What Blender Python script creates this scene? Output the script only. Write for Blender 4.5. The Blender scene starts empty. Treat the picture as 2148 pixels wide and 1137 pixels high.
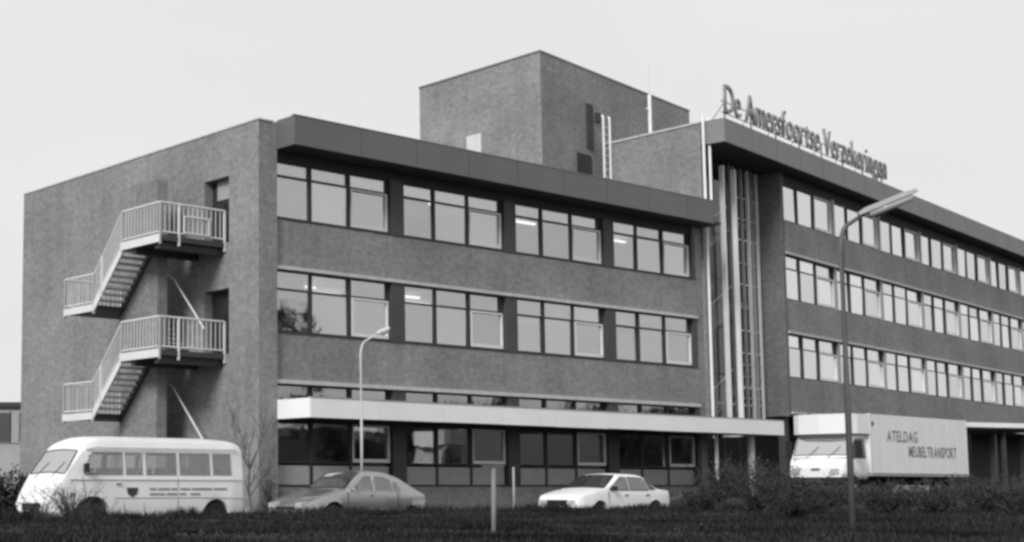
import bpy, math, random
from mathutils import Vector, Matrix
R = math.radians
random.seed(7)
scene = bpy.context.scene
COL = scene.collection

# ------------------------------------------------------------------ camera
EYE = 0.95
cam_d = bpy.data.cameras.new('camera')
cam = bpy.data.objects.new('camera', cam_d); COL.objects.link(cam)
cam_d.sensor_width = 36.0
cam_d.lens = 36.0 * 3005.0 / 2148.0
cam_d.shift_x = (1074.0 - 500.0) / 2148.0          # the photograph is a crop off the lens axis
cam_d.shift_y = (719.0 - 568.5) / 2148.0
cam_d.clip_end = 2000.0
cam.location = (0, 0, EYE)
cam.rotation_euler = (R(90) + math.atan(301.0 / 3005.0), 0, 0)
scene.camera = cam

# ------------------------------------------------------------------ sky, sun, exposure
SUN_TO = Vector((-0.52, -0.85, 0.66)).normalized()
sun_el = math.asin(SUN_TO.z); sun_az = math.atan2(SUN_TO.x, SUN_TO.y)
world = bpy.data.worlds.new('World'); scene.world = world; world.use_nodes = True
nt = world.node_tree; nt.nodes.clear()
wo = nt.nodes.new('ShaderNodeOutputWorld'); bg = nt.nodes.new('ShaderNodeBackground')
sky = nt.nodes.new('ShaderNodeTexSky'); sky.sky_type = 'NISHITA'; sky.sun_disc = False
sky.sun_elevation = sun_el; sky.sun_rotation = sun_az; sky.dust_density = 4.0
bw = nt.nodes.new('ShaderNodeRGBToBW')
mx = nt.nodes.new('ShaderNodeMix'); mx.data_type = 'FLOAT'; mx.inputs[0].default_value = 0.93
mx.inputs[3].default_value = 8.55                   # even high cloud
nt.links.new(sky.outputs[0], bw.inputs[0]); nt.links.new(bw.outputs[0], mx.inputs[2])
wtc = nt.nodes.new('ShaderNodeTexCoord'); wn = nt.nodes.new('ShaderNodeTexNoise'); wn.inputs['Scale'].default_value = 3.0; wn.inputs['Detail'].default_value = 5
wm = nt.nodes.new('ShaderNodeMapping'); wm.inputs['Scale'].default_value = (1, 1, 2.5); nt.links.new(wtc.outputs['Generated'], wm.inputs[0]); nt.links.new(wm.outputs[0], wn.inputs[0])
wr = nt.nodes.new('ShaderNodeMapRange'); wr.inputs[1].default_value = 0.3; wr.inputs[2].default_value = 0.7; wr.inputs[3].default_value = 0.965; wr.inputs[4].default_value = 1.025
nt.links.new(wn.outputs['Fac'], wr.inputs[0]); wx = nt.nodes.new('ShaderNodeMath'); wx.operation = 'MULTIPLY'
nt.links.new(mx.outputs[0], wx.inputs[0]); nt.links.new(wr.outputs[0], wx.inputs[1]); nt.links.new(wx.outputs[0], bg.inputs[0]); bg.inputs[1].default_value = 0.1
nt.links.new(bg.outputs[0], wo.inputs[0])
sd = bpy.data.lights.new('sun', 'SUN'); sd.energy = 2.6; sd.angle = R(18); sd.color = (1, 1, 1)
sun = bpy.data.objects.new('sun', sd); COL.objects.link(sun)
sun.rotation_euler = SUN_TO.to_track_quat('Z', 'Y').to_euler(); sun.location = (-20, -20, 60)
vs = scene.view_settings; vs.view_transform = 'Standard'; vs.look = 'None'; vs.exposure = 0.0; vs.gamma = 1.0
scene.cycles.filter_width = 3.0                    # soft old lens
scene.cycles.max_bounces = 6

# ------------------------------------------------------------------ materials (black and white photograph: neutral greys)
MATS = {}
def nodes_of(m):
    m.use_nodes = True
    return m.node_tree, m.node_tree.nodes['Principled BSDF']
def grey(v): return (v, v, v, 1)
def mat(name, v, rough=0.6, var=0.12, scale=1.5, bump=0.0, bscale=40.0, metal=0.0, spec=0.4, detail=6, island=0.0):
    if name in MATS: return MATS[name]
    m = bpy.data.materials.new(name); t, p = nodes_of(m)
    p.inputs['Roughness'].default_value = rough; p.inputs['Metallic'].default_value = metal
    p.inputs['Specular IOR Level'].default_value = spec
    tc = t.nodes.new('ShaderNodeTexCoord')
    n = t.nodes.new('ShaderNodeTexNoise'); n.inputs['Scale'].default_value = scale; n.inputs['Detail'].default_value = detail
    t.links.new(tc.outputs['Object'], n.inputs['Vector'])
    mr = t.nodes.new('ShaderNodeMapRange')
    mr.inputs[1].default_value = 0.25; mr.inputs[2].default_value = 0.75
    mr.inputs[3].default_value = v * (1 - var); mr.inputs[4].default_value = v * (1 + var)
    t.links.new(n.outputs['Fac'], mr.inputs[0])
    out = mr.outputs[0]
    if island > 0:
        g = t.nodes.new('ShaderNodeNewGeometry')
        m2 = t.nodes.new('ShaderNodeMapRange'); m2.inputs[3].default_value = 1 - island; m2.inputs[4].default_value = 1 + island
        t.links.new(g.outputs['Random Per Island'], m2.inputs[0])
        mu = t.nodes.new('ShaderNodeMath'); mu.operation = 'MULTIPLY'
        t.links.new(out, mu.inputs[0]); t.links.new(m2.outputs[0], mu.inputs[1]); out = mu.outputs[0]
    t.links.new(out, p.inputs['Base Color'])
    if bump:
        nb = t.nodes.new('ShaderNodeTexNoise'); nb.inputs['Scale'].default_value = bscale; nb.inputs['Detail'].default_value = 4
        t.links.new(tc.outputs['Object'], nb.inputs['Vector'])
        b = t.nodes.new('ShaderNodeBump'); b.inputs['Strength'].default_value = bump; b.inputs['Distance'].default_value = 0.02
        t.links.new(nb.outputs['Fac'], b.inputs['Height']); t.links.new(b.outputs[0], p.inputs['Normal'])
    MATS[name] = m; return m
def brick_mat(name, v, var=0.16, mortar=None):
    m = bpy.data.materials.new(name); t, p = nodes_of(m)
    p.inputs['Roughness'].default_value = 0.85; p.inputs['Specular IOR Level'].default_value = 0.2
    uv = t.nodes.new('ShaderNodeUVMap')
    br = t.nodes.new('ShaderNodeTexBrick')
    br.inputs['Scale'].default_value = 1.0; br.inputs['Brick Width'].default_value = 0.22; br.inputs['Row Height'].default_value = 0.068
    br.inputs['Mortar Size'].default_value = 0.006; br.inputs['Mortar Smooth'].default_value = 0.3
    br.inputs['Color1'].default_value = grey(v * 0.9); br.inputs['Color2'].default_value = grey(v * 1.1)
    br.inputs['Mortar'].default_value = grey(mortar or v * 1.15)
    t.links.new(uv.outputs[0], br.inputs['Vector'])
    # big soft weathering blotches, horizontal banding and fine grain
    def noise(sx, sy, sc, det):
        mp = t.nodes.new('ShaderNodeMapping'); mp.inputs['Scale'].default_value = (sx, sy, 1)
        t.links.new(uv.outputs[0], mp.inputs['Vector'])
        n = t.nodes.new('ShaderNodeTexNoise'); n.inputs['Scale'].default_value = sc; n.inputs['Detail'].default_value = det
        t.links.new(mp.outputs[0], n.inputs['Vector']); return n.outputs['Fac']
    def rng(src, lo, hi):
        r = t.nodes.new('ShaderNodeMapRange'); r.inputs[1].default_value = 0.3; r.inputs[2].default_value = 0.7
        r.inputs[3].default_value = lo; r.inputs[4].default_value = hi; t.links.new(src, r.inputs[0]); return r.outputs[0]
    def mul(a, b):
        k = t.nodes.new('ShaderNodeMath'); k.operation = 'MULTIPLY'; t.links.new(a, k.inputs[0]); t.links.new(b, k.inputs[1]); return k.outputs[0]
    f = mul(rng(noise(1, 1, 0.35, 5), 1 - var, 1 + var), rng(noise(1, 0.10, 2.0, 4), 0.91, 1.07))
    f = mul(f, rng(noise(0.5, 1.0, 2.5, 4), 0.95, 1.05))
    f = mul(f, rng(noise(1, 1, 5.5, 2), 0.85, 1.15))
    mc = t.nodes.new('ShaderNodeVectorMath'); mc.operation = 'SCALE'
    t.links.new(br.outputs['Color'], mc.inputs[0]); t.links.new(f, mc.inputs['Scale'])
    t.links.new(mc.outputs[0], p.inputs['Base Color'])
    b = t.nodes.new('ShaderNodeBump'); b.inputs['Strength'].default_value = 0.5; b.inputs['Distance'].default_value = 0.01; b.invert = True
    t.links.new(br.outputs['Fac'], b.inputs['Height']); t.links.new(b.outputs[0], p.inputs['Normal'])
    MATS[name] = m; return m
def glass_mat(name, refl, tint=0.75, wav=0.02):
    m = bpy.data.materials.new(name); m.use_nodes = True; t = m.node_tree; t.nodes.clear()
    o = t.nodes.new('ShaderNodeOutputMaterial'); ms = t.nodes.new('ShaderNodeMixShader')
    tr = t.nodes.new('ShaderNodeBsdfTransparent'); tr.inputs[0].default_value = grey(tint)
    gl = t.nodes.new('ShaderNodeBsdfGlossy'); gl.inputs['Roughness'].default_value = 0.03; gl.inputs[0].default_value = grey(0.95)
    tc = t.nodes.new('ShaderNodeTexCoord'); n = t.nodes.new('ShaderNodeTexNoise'); n.inputs['Scale'].default_value = 0.9
    t.links.new(tc.outputs['Object'], n.inputs['Vector'])
    b = t.nodes.new('ShaderNodeBump'); b.inputs['Strength'].default_value = wav; b.inputs['Distance'].default_value = 0.3
    t.links.new(n.outputs['Fac'], b.inputs['Height']); t.links.new(b.outputs[0], gl.inputs['Normal'])
    oi = t.nodes.new('ShaderNodeObjectInfo')
    mr = t.nodes.new('ShaderNodeMapRange'); mr.inputs[3].default_value = refl * 0.84; mr.inputs[4].default_value = refl * 1.12
    t.links.new(oi.outputs['Random'], mr.inputs[0]); t.links.new(mr.outputs[0], ms.inputs[0])
    t.links.new(tr.outputs[0], ms.inputs[1]); t.links.new(gl.outputs[0], ms.inputs[2]); t.links.new(ms.outputs[0], o.inputs[0])
    MATS[name] = m; return m
def emit_mat(name, v):
    m = bpy.data.materials.new(name); t, p = nodes_of(m)
    p.inputs['Emission Color'].default_value = grey(1); p.inputs['Emission Strength'].default_value = v
    MATS[name] = m; return m

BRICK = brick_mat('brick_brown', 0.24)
BRICKD = brick_mat('brick_recess_shade', 0.15)  # the same brick, with the shade of the stair recess put into its colour
FASC = mat('fascia_dark_metal', 0.135, 0.55, 0.08, 0.6)
FASC2 = mat('fascia_dark_metal_lit', 0.21, 0.55, 0.08, 0.6)  # same metal as FASC; the right wing's stronger light is put into the colour
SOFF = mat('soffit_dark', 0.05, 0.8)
LINT = mat('concrete_lintel', 0.52, 0.8, 0.15, 3.0)
WHITE = mat('white_painted_board', 0.84, 0.6, 0.06, 1.0)
FRAMED = mat('dark_steel_frame', 0.03, 0.5)
FRAMEW = mat('pale_window_frame', 0.72, 0.45, 0.05)
COLD = mat('dark_column_cladding', 0.06, 0.6)
PANEL = mat('grey_parapet_panel', 0.34, 0.5, 0.1, 2)
GLASS = glass_mat('window_glass_reflecting', 0.42)
GLASSR = glass_mat('window_glass_bright', 0.80)
GLASSG = glass_mat('window_glass_ground', 0.26)
GLASSD = glass_mat('stair_glass', 0.08, 0.9)
ROOM = mat('room_interior', 0.25, 0.9)
CEIL = mat('room_ceiling', 0.55, 0.9)
CURT = mat('net_curtain', 0.9, 0.9, 0.05, 6)
TUBE = emit_mat('fluorescent_tube', 3.0)
RAIL = mat('pale_painted_steel', 0.7, 0.5, 0.06)
STEELD = mat('dark_steel', 0.05, 0.6)
TREAD = mat('concrete_tread', 0.55, 0.8, 0.12, 4)
GALV = mat('galvanised_steel', 0.32, 0.5, 0.1, 3)
POSTM = mat('weathered_post', 0.2, 0.8, 0.3, 6)
GALVL = mat('light_galvanised_steel', 0.6, 0.5, 0.08, 3)
LAMPD = mat('dark_lamp_post', 0.10, 0.5, 0.15, 3)  # darker grey for the near lamp pole and the marker cap
PIPE = mat('white_pipe', 0.85, 0.5, 0.08)
ROOFM = mat('roof_gravel', 0.2, 0.95, 0.2, 2, 0.4, 60)
ASPH = mat('asphalt', 0.04, 0.95, 0.25, 0.8, 0.3, 80, spec=0.1)
SOIL = mat('dark_turf_soil', 0.014, 0.95, 0.35, 0.5, 0.6, 30)
GRASSM = mat('winter_grass', 0.026, 0.9, 0.75, 0.45, island=0.6, spec=0.1)
LEAFG = mat('grey_scrub_leaf', 0.055, 0.9, 0.4, 1.5, island=0.6, spec=0.1)
LEAFD = mat('dark_shrub_leaf', 0.026, 0.8, 0.4, 1.5, island=0.6, spec=0.15)
TWIG = mat('bare_twig', 0.07, 0.8, 0.2, 5)
BARK = mat('pale_bark', 0.22, 0.85, 0.3, 8)
KERB = mat('kerb_stone', 0.22, 0.85, 0.2, 4)
PAINTW = mat('white_car_paint', 0.84, 0.28, 0.03, 1.0, spec=0.5)
PAINTC = mat('cream_bus_paint', 0.79, 0.35, 0.06, 1.2, spec=0.5)
PAINTG = mat('silver_car_paint', 0.42, 0.2, 0.05, 1.0, metal=0.75)
BOXW = mat('truck_box_panel', 0.82, 0.5, 0.05, 1.0)
CARGL = mat('vehicle_glass', 0.03, 0.06, 0.05, spec=1.0)
CARGLW = glass_mat('sky_reflecting_windscreen', 0.55, 0.7)
BUSGL = glass_mat('bus_window_glass', 0.13, 0.96)
CARGL2 = mat('pale_vehicle_glass', 0.16, 0.1, 0.3, 1.2, spec=0.9)
BLACK = mat('black_rubber', 0.015, 0.8)
CHROME = mat('chrome', 0.6, 0.25, 0.05, metal=0.9)
LENS = mat('lamp_lens', 0.45, 0.15, 0.05, spec=0.8)
INK = mat('lettering_grey', 0.22, 0.7)
INKD = mat('emblem_dark', 0.05, 0.7)
SIGN = mat('sign_letter_grey', 0.27, 0.6, 0.1)
PLAST = mat('rendered_wall', 0.38, 0.9, 0.12, 0.8)

# ------------------------------------------------------------------ mesh helpers
class MB:
    def __init__(s): s.v = []; s.f = []
    def box(s, x0, x1, y0, y1, z0, z1):
        b = len(s.v)
        s.v += [(x0,y0,z0),(x1,y0,z0),(x1,y1,z0),(x0,y1,z0),(x0,y0,z1),(x1,y0,z1),(x1,y1,z1),(x0,y1,z1)]
        s.f += [tuple(b+i for i in q) for q in ((0,3,2,1),(4,5,6,7),(0,1,5,4),(1,2,6,5),(2,3,7,6),(3,0,4,7))]
        return s
    def prism(s, poly, z0, z1):
        b = len(s.v); n = len(poly)
        s.v += [(p[0],p[1],z0) for p in poly] + [(p[0],p[1],z1) for p in poly]
        s.f.append(tuple(b+i for i in reversed(range(n)))); s.f.append(tuple(b+n+i for i in range(n)))
        for i in range(n): j = (i+1) % n; s.f.append((b+i, b+j, b+n+j, b+n+i))
        return s
    def extr(s, pts, off):
        """solid from a polygon of 3-d points pushed along off"""
        b = len(s.v); n = len(pts); o = Vector(off)
        s.v += [tuple(p) for p in pts] + [tuple(Vector(p)+o) for p in pts]
        s.f.append(tuple(b+i for i in reversed(range(n)))); s.f.append(tuple(b+n+i for i in range(n)))
        for i in range(n): j = (i+1) % n; s.f.append((b+i, b+j, b+n+j, b+n+i))
        return s
    def tube(s, pts, r, n=8, r2=None):
        P = [Vector(p) for p in pts]; m = len(P); b = len(s.v)
        for i, p in enumerate(P):
            d = (P[min(i+1,m-1)] - P[max(i-1,0)]).normalized()
            u = d.cross(Vector((0,0,1)));
            if u.length < 1e-3: u = Vector((1,0,0))
            u.normalize(); w = d.cross(u)
            rr = r if r2 is None else r + (r2-r)*i/(m-1)
            for k in range(n):
                a = 2*math.pi*k/n; s.v.append(tuple(p + u*math.cos(a)*rr + w*math.sin(a)*rr))
        for i in range(m-1):
            for k in range(n):
                k2 = (k+1) % n
                s.f.append((b+i*n+k, b+(i+1)*n+k, b+(i+1)*n+k2, b+i*n+k2))
        s.f.append(tuple(b+k for k in range(n))); s.f.append(tuple(b+(m-1)*n+k for k in reversed(range(n))))
        return s
    def lathe_y(s, prof, n=20, c=(0,0,0)):
        """profile of (radius, y) turned about the y axis"""
        b = len(s.v); m = len(prof)
        for r, y in prof:
            for k in range(n):
                a = 2*math.pi*k/n; s.v.append((c[0]+r*math.cos(a), c[1]+y, c[2]+r*math.sin(a)))
        for i in range(m-1):
            for k in range(n):
                k2 = (k+1) % n; s.f.append((b+i*n+k, b+i*n+k2, b+(i+1)*n+k2, b+(i+1)*n+k))
        s.f.append(tuple(b+k for k in reversed(range(n)))); s.f.append(tuple(b+(m-1)*n+k for k in range(n)))
        return s
    def mesh(s, name, material, smooth=False, uv=True):
        me = bpy.data.meshes.new(name); me.from_pydata(s.v, [], s.f); me.update()
        if uv:
            ul = me.uv_layers.new(name='UVMap'); co = me.vertices
            for p in me.polygons:
                n = p.normal; a = (abs(n.x), abs(n.y), abs(n.z)); k = a.index(max(a))
                for li in p.loop_indices:
                    c = co[me.loops[li].vertex_index].co
                    ul.data[li].uv = (c.y+3.3, c.z) if k == 0 else ((c.x, c.z) if k == 1 else (c.x, c.y))
        if smooth: me.polygons.foreach_set('use_smooth', [True]*len(me.polygons))
        if material: me.materials.append(material)
        return me
    def build(s, name, material, parent=None, smooth=False, uv=True):
        o = bpy.data.objects.new(name, s.mesh(name, material, smooth, uv)); COL.objects.link(o)
        if parent: o.parent = parent
        return o
def obj(name, me, parent=None, loc=(0,0,0), rz=0):
    o = bpy.data.objects.new(name, me); COL.objects.link(o)
    if parent: o.parent = parent
    o.location = loc; o.rotation_euler = (0,0,rz); return o
def tag(o, label=None, cat=None, group=None, kind=None):
    if label: o['label'] = label
    if cat: o['category'] = cat
    if group: o['group'] = group
    if kind: o['kind'] = kind
    return o
def empty(name, loc, rz=0):
    o = bpy.data.objects.new(name, None); COL.objects.link(o); o.location = loc; o.rotation_euler = (0,0,rz)
    o.empty_display_size = 0.3; return o
def box(name, m, parent, *a): return MB().box(*a).build(name, m, parent)

# ------------------------------------------------------------------ site geometry
A = Vector((0.604, 42.0)); T1 = Vector((0.7907, 0.6123)).normalized(); RZ1 = math.atan2(T1.y, T1.x); IN1 = Vector((-T1.y, T1.x))
B = Vector((23.26, 60.5)); T2 = Vector((0.6926, 0.7213)).normalized(); RZ2 = math.atan2(T2.y, T2.x); IN2 = Vector((-T2.y, T2.x))
def at1(s, d): return A + T1*s + IN1*d            # facade frame of the low wing (d < 0 is in front)
def sm(a, b, x):
    t = min(1, max(0, (x-a)/(b-a))); return t*t*(3-2*t)
def ground_h(x, y):
    q = -(Vector((x, y)) - A).dot(IN1); s = (Vector((x, y)) - A).dot(T1)
    base = -0.11*(1-sm(6.0, 6.6, q))*(1-sm(10, 13, s))*sm(-16, -14, s)
    h1 = base + 0.30*sm(6.3, 7.6, q)
    h2 = 0.55*sm(12.5, 16.5, s)*(1-sm(13, 17, q))*sm(1, 3, q)
    return (max(h1, h2) if s > 11 else h1 + h2) + 0.03*math.sin(x*0.9+1)*math.sin(y*0.7)*sm(6.5, 9, q)
# ground sheet to the horizon
m = MB()
xs = [-900,-300,-120,-60,-40,-28] + [-20+i*0.75 for i in range(81)] + [45,55,70,100,180,400,900]
ys = [-300,-80,-30,-10,0,6] + [10+i*0.75 for i in range(68)] + [65,75,90,120,200,400,1200]
for y in ys:
    for x in xs: m.v.append((x, y, ground_h(x, y) if -20 <= x <= 41 and 9 < y < 61 else (0.3 if y < 30 else 0.0)))
W = len(xs)
for j in range(len(ys)-1):
    for i in range(W-1): m.f.append((j*W+i, j*W+i+1, (j+1)*W+i+1, (j+1)*W+i))
tag(m.build('ground', SOIL, smooth=True), kind='structure')
# parking strip in front of the low wing, and its kerb
m = MB(); N = 60
for i in range(N+1):
    s = -14 + i*(36.0/N)
    for d in (6.2, 4.6, 3.0, 1.4, 0.02):
        p = at1(s, -d); m.v.append((p.x, p.y, ground_h(p.x, p.y)+0.006))
for i in range(N):
    for k in range(4): m.f.append((i*5+k, (i+1)*5+k, (i+1)*5+k+1, i*5+k+1))
tag(m.build('parking_strip', ASPH), kind='structure')
ke = empty('kerb', (A.x, A.y, 0), RZ1); tag(ke, kind='structure')
kb = MB().box(0, 0.99, 0, 0.16, -0.2, 0.11).mesh('kerbstone', KERB)
for i in range(27): obj('kerbstone', kb, ke, (-14+i, -6.38, 0))

# ------------------------------------------------------------------ windows
def window_meshes(w, h, transom, white, tb=0.03):
    """frame + upper and lower pane (+ pale casement) for a window of size w x h; origin lower left, y=0 the glass"""
    f = MB(); t = 0.05
    f.box(0, t, -0.06, 0.05, 0, h); f.box(w-t, w, -0.06, 0.05, 0, h)
    f.box(t, w-t, -0.06, 0.05, 0, t); f.box(t, w-t, -0.06, 0.05, h-t, h)
    f.box(t, w-t, -0.055, 0.05, transom-tb, transom+tb)
    fr = f.mesh('window', FRAMED)
    return fr, (t, w-t, t, transom-tb, h-t, transom+tb)
PANE_CACHE = {}
def place_window(par, s, z, w, h, transom, white, gl, d=0.0, tb=0.03):
    key = (round(w,3), round(h,3), round(transom,3), white, gl.name, tb)
    if key not in PANE_CACHE:
        fr, (x0, x1, z0, zt, z1, zt2) = window_meshes(w, h, transom, white, tb)
        lo = MB().box(x0, x1, -0.004, 0.004, z0, zt).mesh('pane', gl)
        up = MB().box(x0, x1, -0.004, 0.004, zt2, z1).mesh('pane', gl)
        cf = None
        if white:
            c = MB(); t = 0.055; y0, y1 = -0.085, -0.01
            c.box(x0, x0+t, y0, y1, z0, zt); c.box(x1-t, x1, y0, y1, z0, zt)
            c.box(x0+t, x1-t, y0, y1, z0, z0+t*1.9); c.box(x0+t, x1-t, y0, y1, zt-t, zt)
            cf = c.mesh('casement_frame', FRAMEW)
        PANE_CACHE[key] = (fr, lo, up, cf)
    fr, lo, up, cf = PANE_CACHE[key]
    o = obj('window', fr, par, (s, d, z))
    a = obj('pane', lo, o); b = obj('pane', up, o)
    if cf: obj('casement_frame', cf, o)
    for p in (a, b): p.rotation_euler = (R(random.uniform(-0.5, 0.5)), 0, R(random.uniform(-0.5, 0.5)))
    return o

# ------------------------------------------------------------------ low wing (three storeys, parking side)
LW = empty('office_wing', (A.x, A.y, 0), RZ1)
tag(LW, 'three storey brick office wing on the left with dark roof band and white canopy', 'building', 'wings of the office building')
LEN = 22.4; DEP = 14.2; WD = 0.28                # WD depth of the window plane behind the pier face
# end wall with its two door openings (door s 1.45..2.75 along the depth)
m = MB()
DZ = ((4.94, 6.95), (8.35, 10.42))
m.box(0, 0.55, 0, 1.45, -0.5, 11.88); m.box(0, 0.55, 2.72, DEP, -0.5, 11.88)
zp = -0.5
for a, b in DZ: m.box(0, 0.55, 1.45, 2.72, zp, a); zp = b
m.box(0, 0.55, 1.45, 2.72, zp, 11.88)
m.build('end_wall', BRICK, LW)
box('corner_pier', BRICK, LW, 0.55, 0.71, 0, 0.9, -0.5, 11.86)
for i, (a, b) in enumerate(DZ):
    d = MB().box(0.32, 0.37, 1.45, 2.72, a, b).build('escape_door', FRAMED, LW)
    if i == 1:
        box('door_top_light', PANEL, d, 0.27, 0.318, 1.5, 2.4, b-0.62, b-0.03); 
    box('door_pane', CARGL, d, 0.28, 0.318, 1.6, 2.1, a+0.2, b-0.75)
    box('door_handle', GALVL, d, 0.24, 0.318, 1.52, 1.56, a+0.95, a+1.1)
# storeys: brick spandrels, lintels
SILL = {3: 8.99, 2: 5.53, 1: 1.60}; TOP = {3: 10.80, 2: 7.45, 1: 4.00}
box('brick_spandrel', BRICK, LW, 0.71, LEN, 0.14, 0.45, 7.555, 8.99)
box('brick_spandrel', BRICK, LW, 0.71, LEN, 0.14, 0.45, 4.125, 5.53)
box('brick_plinth', BRICK, LW, 0.71, LEN, 0.14, 0.45, -0.5, 0.94)
box('dark_header', SOFF, LW, 0.71, 22.1, 0.2, 0.45, 10.80, 11.2)
box('lintel_strip', LINT, LW, 0.71, 21.95, 0.04, 0.40, 7.455, 7.553)
box('lintel_strip', LINT, LW, 0.71, 21.95, 0.04, 0.40, 4.005, 4.122)
box('sill_strip', FRAMED, LW, 0.71, 21.85, 0.12, 0.40, 0.942, 0.985)
for z in (5.532, 8.992): box('sill_strip', SOFF, LW, 0.71, 21.85, 0.11, 0.40, z, z+0.03)
m = MB()
for z0, z1 in ((-0.5, 4.0), (4.0, 7.555), (7.555, 11.2)):
    pass
box('end_pier', BRICK, LW, 21.85, LEN, 0.125, 0.9, -0.5, 11.2)
# bays
for st in (1, 2, 3):
    for k in range(4):
        s0 = 0.72 + 5.4*k
        z0, z1 = SILL[st]+0.04, TOP[st]
        for j, (a, w) in enumerate(((0.0, 1.49), (1.50, 1.60), (3.11, 1.68))):
            gl = GLASSG if st == 1 else GLASS
            h = z1-z0
            place_window(LW, s0+a, z0, w, h, (h-0.46) if st == 3 else ((h-0.58) if st == 2 else 1.24), j == 2, gl, WD)
            if st > 1 and random.random() < 0.45:
                bh = h*random.choice((0.2, 0.3, 0.42, 0.55, 0.96)); box('roller_blind', CURT, LW, s0+a+0.07, s0+a+w-0.07, WD+0.14, WD+0.15, z1-0.04-bh, z1-0.04)
            elif st > 1 and random.random() < 0.5:
                cw = random.uniform(0.2, 0.4); box('side_curtain', CURT, LW, s0+a+0.06, s0+a+0.06+cw, WD+0.16, WD+0.20, z0+0.05, z1-0.04)
        if k < 4:
            e = s0+4.80; box('bay_column', COLD, LW, e, e+(0.59 if k < 3 else 0.22), 0.10, 0.5, SILL[st] if st > 1 else 0.99, TOP[st]-0.002)
        if st == 1:
            for a, w in ((0.0, 1.49), (1.50, 1.60), (3.11, 1.68)):
                pn = box('parapet_panel', PANEL, LW, s0+a+0.06, s0+a+w-0.06, WD-0.03, WD+0.03, 1.0, 1.57)
            for a in (1.44, 3.05): box('panel_mullion', FRAMED, LW, s0+a, s0+a+0.11, WD-0.05, WD+0.05, 0.99, 1.638)
# rooms behind the glass
for z0, z1 in ((0.9, 4.0), (4.15, 7.45), (7.6, 10.8)):
    m = MB(); m.box(0.6, 22.0, 5.2, 5.3, z0, z1); m.box(0.6, 22.0, 0.5, 5.2, z0-0.08, z0)
    for k in range(5): m.box(0.62+5.4*k-0.06, 0.62+5.4*k, 0.6, 5.2, z0, z1)
    m.build('room_shell', ROOM, LW)
    box('room_ceiling', CEIL, LW, 0.6, 22.0, 0.46, 5.2, z1+0.002, z1+0.08)
for (s, d, z) in ((8.5, 1.6, 10.7), (8.3, 3.0, 10.7), (13.6, 2.0, 10.7), (13.1, 3.4, 10.7), (7.0, 1.5, 7.35), (8.6, 2.6, 7.35), (2.6, 1.8, 7.35), (12.7, 2.2, 7.35), (4.4, 2.6, 7.35), (18.4, 1.7, 7.35), (19.5, 2.4, 10.7)):
    box('ceiling_lamp', TUBE, LW, s, s+1.2, d, d+0.12, z-0.07, z)
# roof
box('roof_deck', ROOFM, LW, 0.55, LEN, 0.9, DEP-0.3, 11.2, 11.72)
box('soffit', SOFF, LW, 0.72, LEN+0.1, -0.74, 0.9, 11.10, 11.2)
fb = MB()
fb.box(0.715, 21.95, -0.82, -0.74, 11.08, 11.96); fb.box(0.715, 0.78, -0.74, 0.0, 11.08, 11.96)
fb.box(0.78, 21.95, -0.74, 0.88, 11.75, 11.955); fb.box(21.95, 22.35, -0.5, 0.88, 11.205, 11.95)
fb.build('roof_fascia', FASC, LW)
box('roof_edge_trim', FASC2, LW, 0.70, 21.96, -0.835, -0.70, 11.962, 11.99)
box('coping', LINT, LW, -0.03, 0.58, -0.03, DEP, 11.882, 11.93)
for k in range(8): box('sheet_joint', SOFF, LW, 3.4+k*2.4, 3.414+k*2.4, -0.823, -0.79, 11.09, 11.95)
# canopy with visible panel joints
cz0, cz1 = 2.93, 3.50
CP = MB()
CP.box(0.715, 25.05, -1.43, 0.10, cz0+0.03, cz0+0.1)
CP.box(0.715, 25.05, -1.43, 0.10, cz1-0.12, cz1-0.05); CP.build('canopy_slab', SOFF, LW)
x = 0.715; wi = 0
while x < 25.0:
    x2 = min(25.05, x+2.7); box('canopy_board', WHITE, LW, x+0.004, x2-0.004, -1.50, -1.432, cz0+random.uniform(-.006, .006), cz1); x = x2
box('canopy_board', WHITE, LW, 0.70, 0.712, -1.49, 0.0, cz0, cz1)
box('canopy_board', WHITE, LW, 25.052, 25.12, -1.50, 1.2, cz0, cz1)
box('canopy_edge', GALV, LW, 0.70, 25.12, -1.515, -1.43, cz1+0.002, cz1+0.03)

# ------------------------------------------------------------------ outside escape stair on the end wall (local: x out of wall is negative)
FE = empty('escape_stair', (A.x, A.y, 0), RZ1)
tag(FE, 'pale railed concrete escape stair folding round a brick spine on the end wall', 'staircase')
# local frame: x<0 out from wall, y along the wall away from the corner
box('spine_wall', BRICK, FE, -1.37, -1.0, 3.3, 5.35, -0.5, 10.45)
def railing(par, pts, h=0.98, posts=True, bars=True):
    """white railing along a poly-line of deck-edge points"""
    top = [(p[0], p[1], p[2]+h) for p in pts]
    r = MB().tube(top, 0.032, 6).build('handrail', RAIL, par)
    lo = MB().tube([(p[0], p[1], p[2]+0.1) for p in pts], 0.026, 6).build('bottom_rail', RAIL, par)
    for i in range(len(pts)-1):
        a, b = Vector(pts[i]), Vector(pts[i+1]); L = (b-a).length; n = max(1, round(L/0.17))
        for k in range(n+1):
            p = a.lerp(b, k/n); big = posts and (k == 0 or (k == n and i == len(pts)-2) or (L > 2.2 and abs(k-n*0.25) < .5) or (L > 2.2 and abs(k-n*0.72) < .5))
            if big: box('rail_post', RAIL, par, p.x-0.03, p.x+0.03, p.y-0.03, p.y+0.03, p.z-0.28, p.z+h)
            elif bars and k % 1 == 0: bar_at(par, p, h)
BAR = MB().box(-0.009, 0.009, -0.009, 0.009, 0.1, 0.95).mesh('baluster', RAIL)
def bar_at(par, p, h): obj('baluster', BAR, par, p)
P_OUT = -2.48
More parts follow.
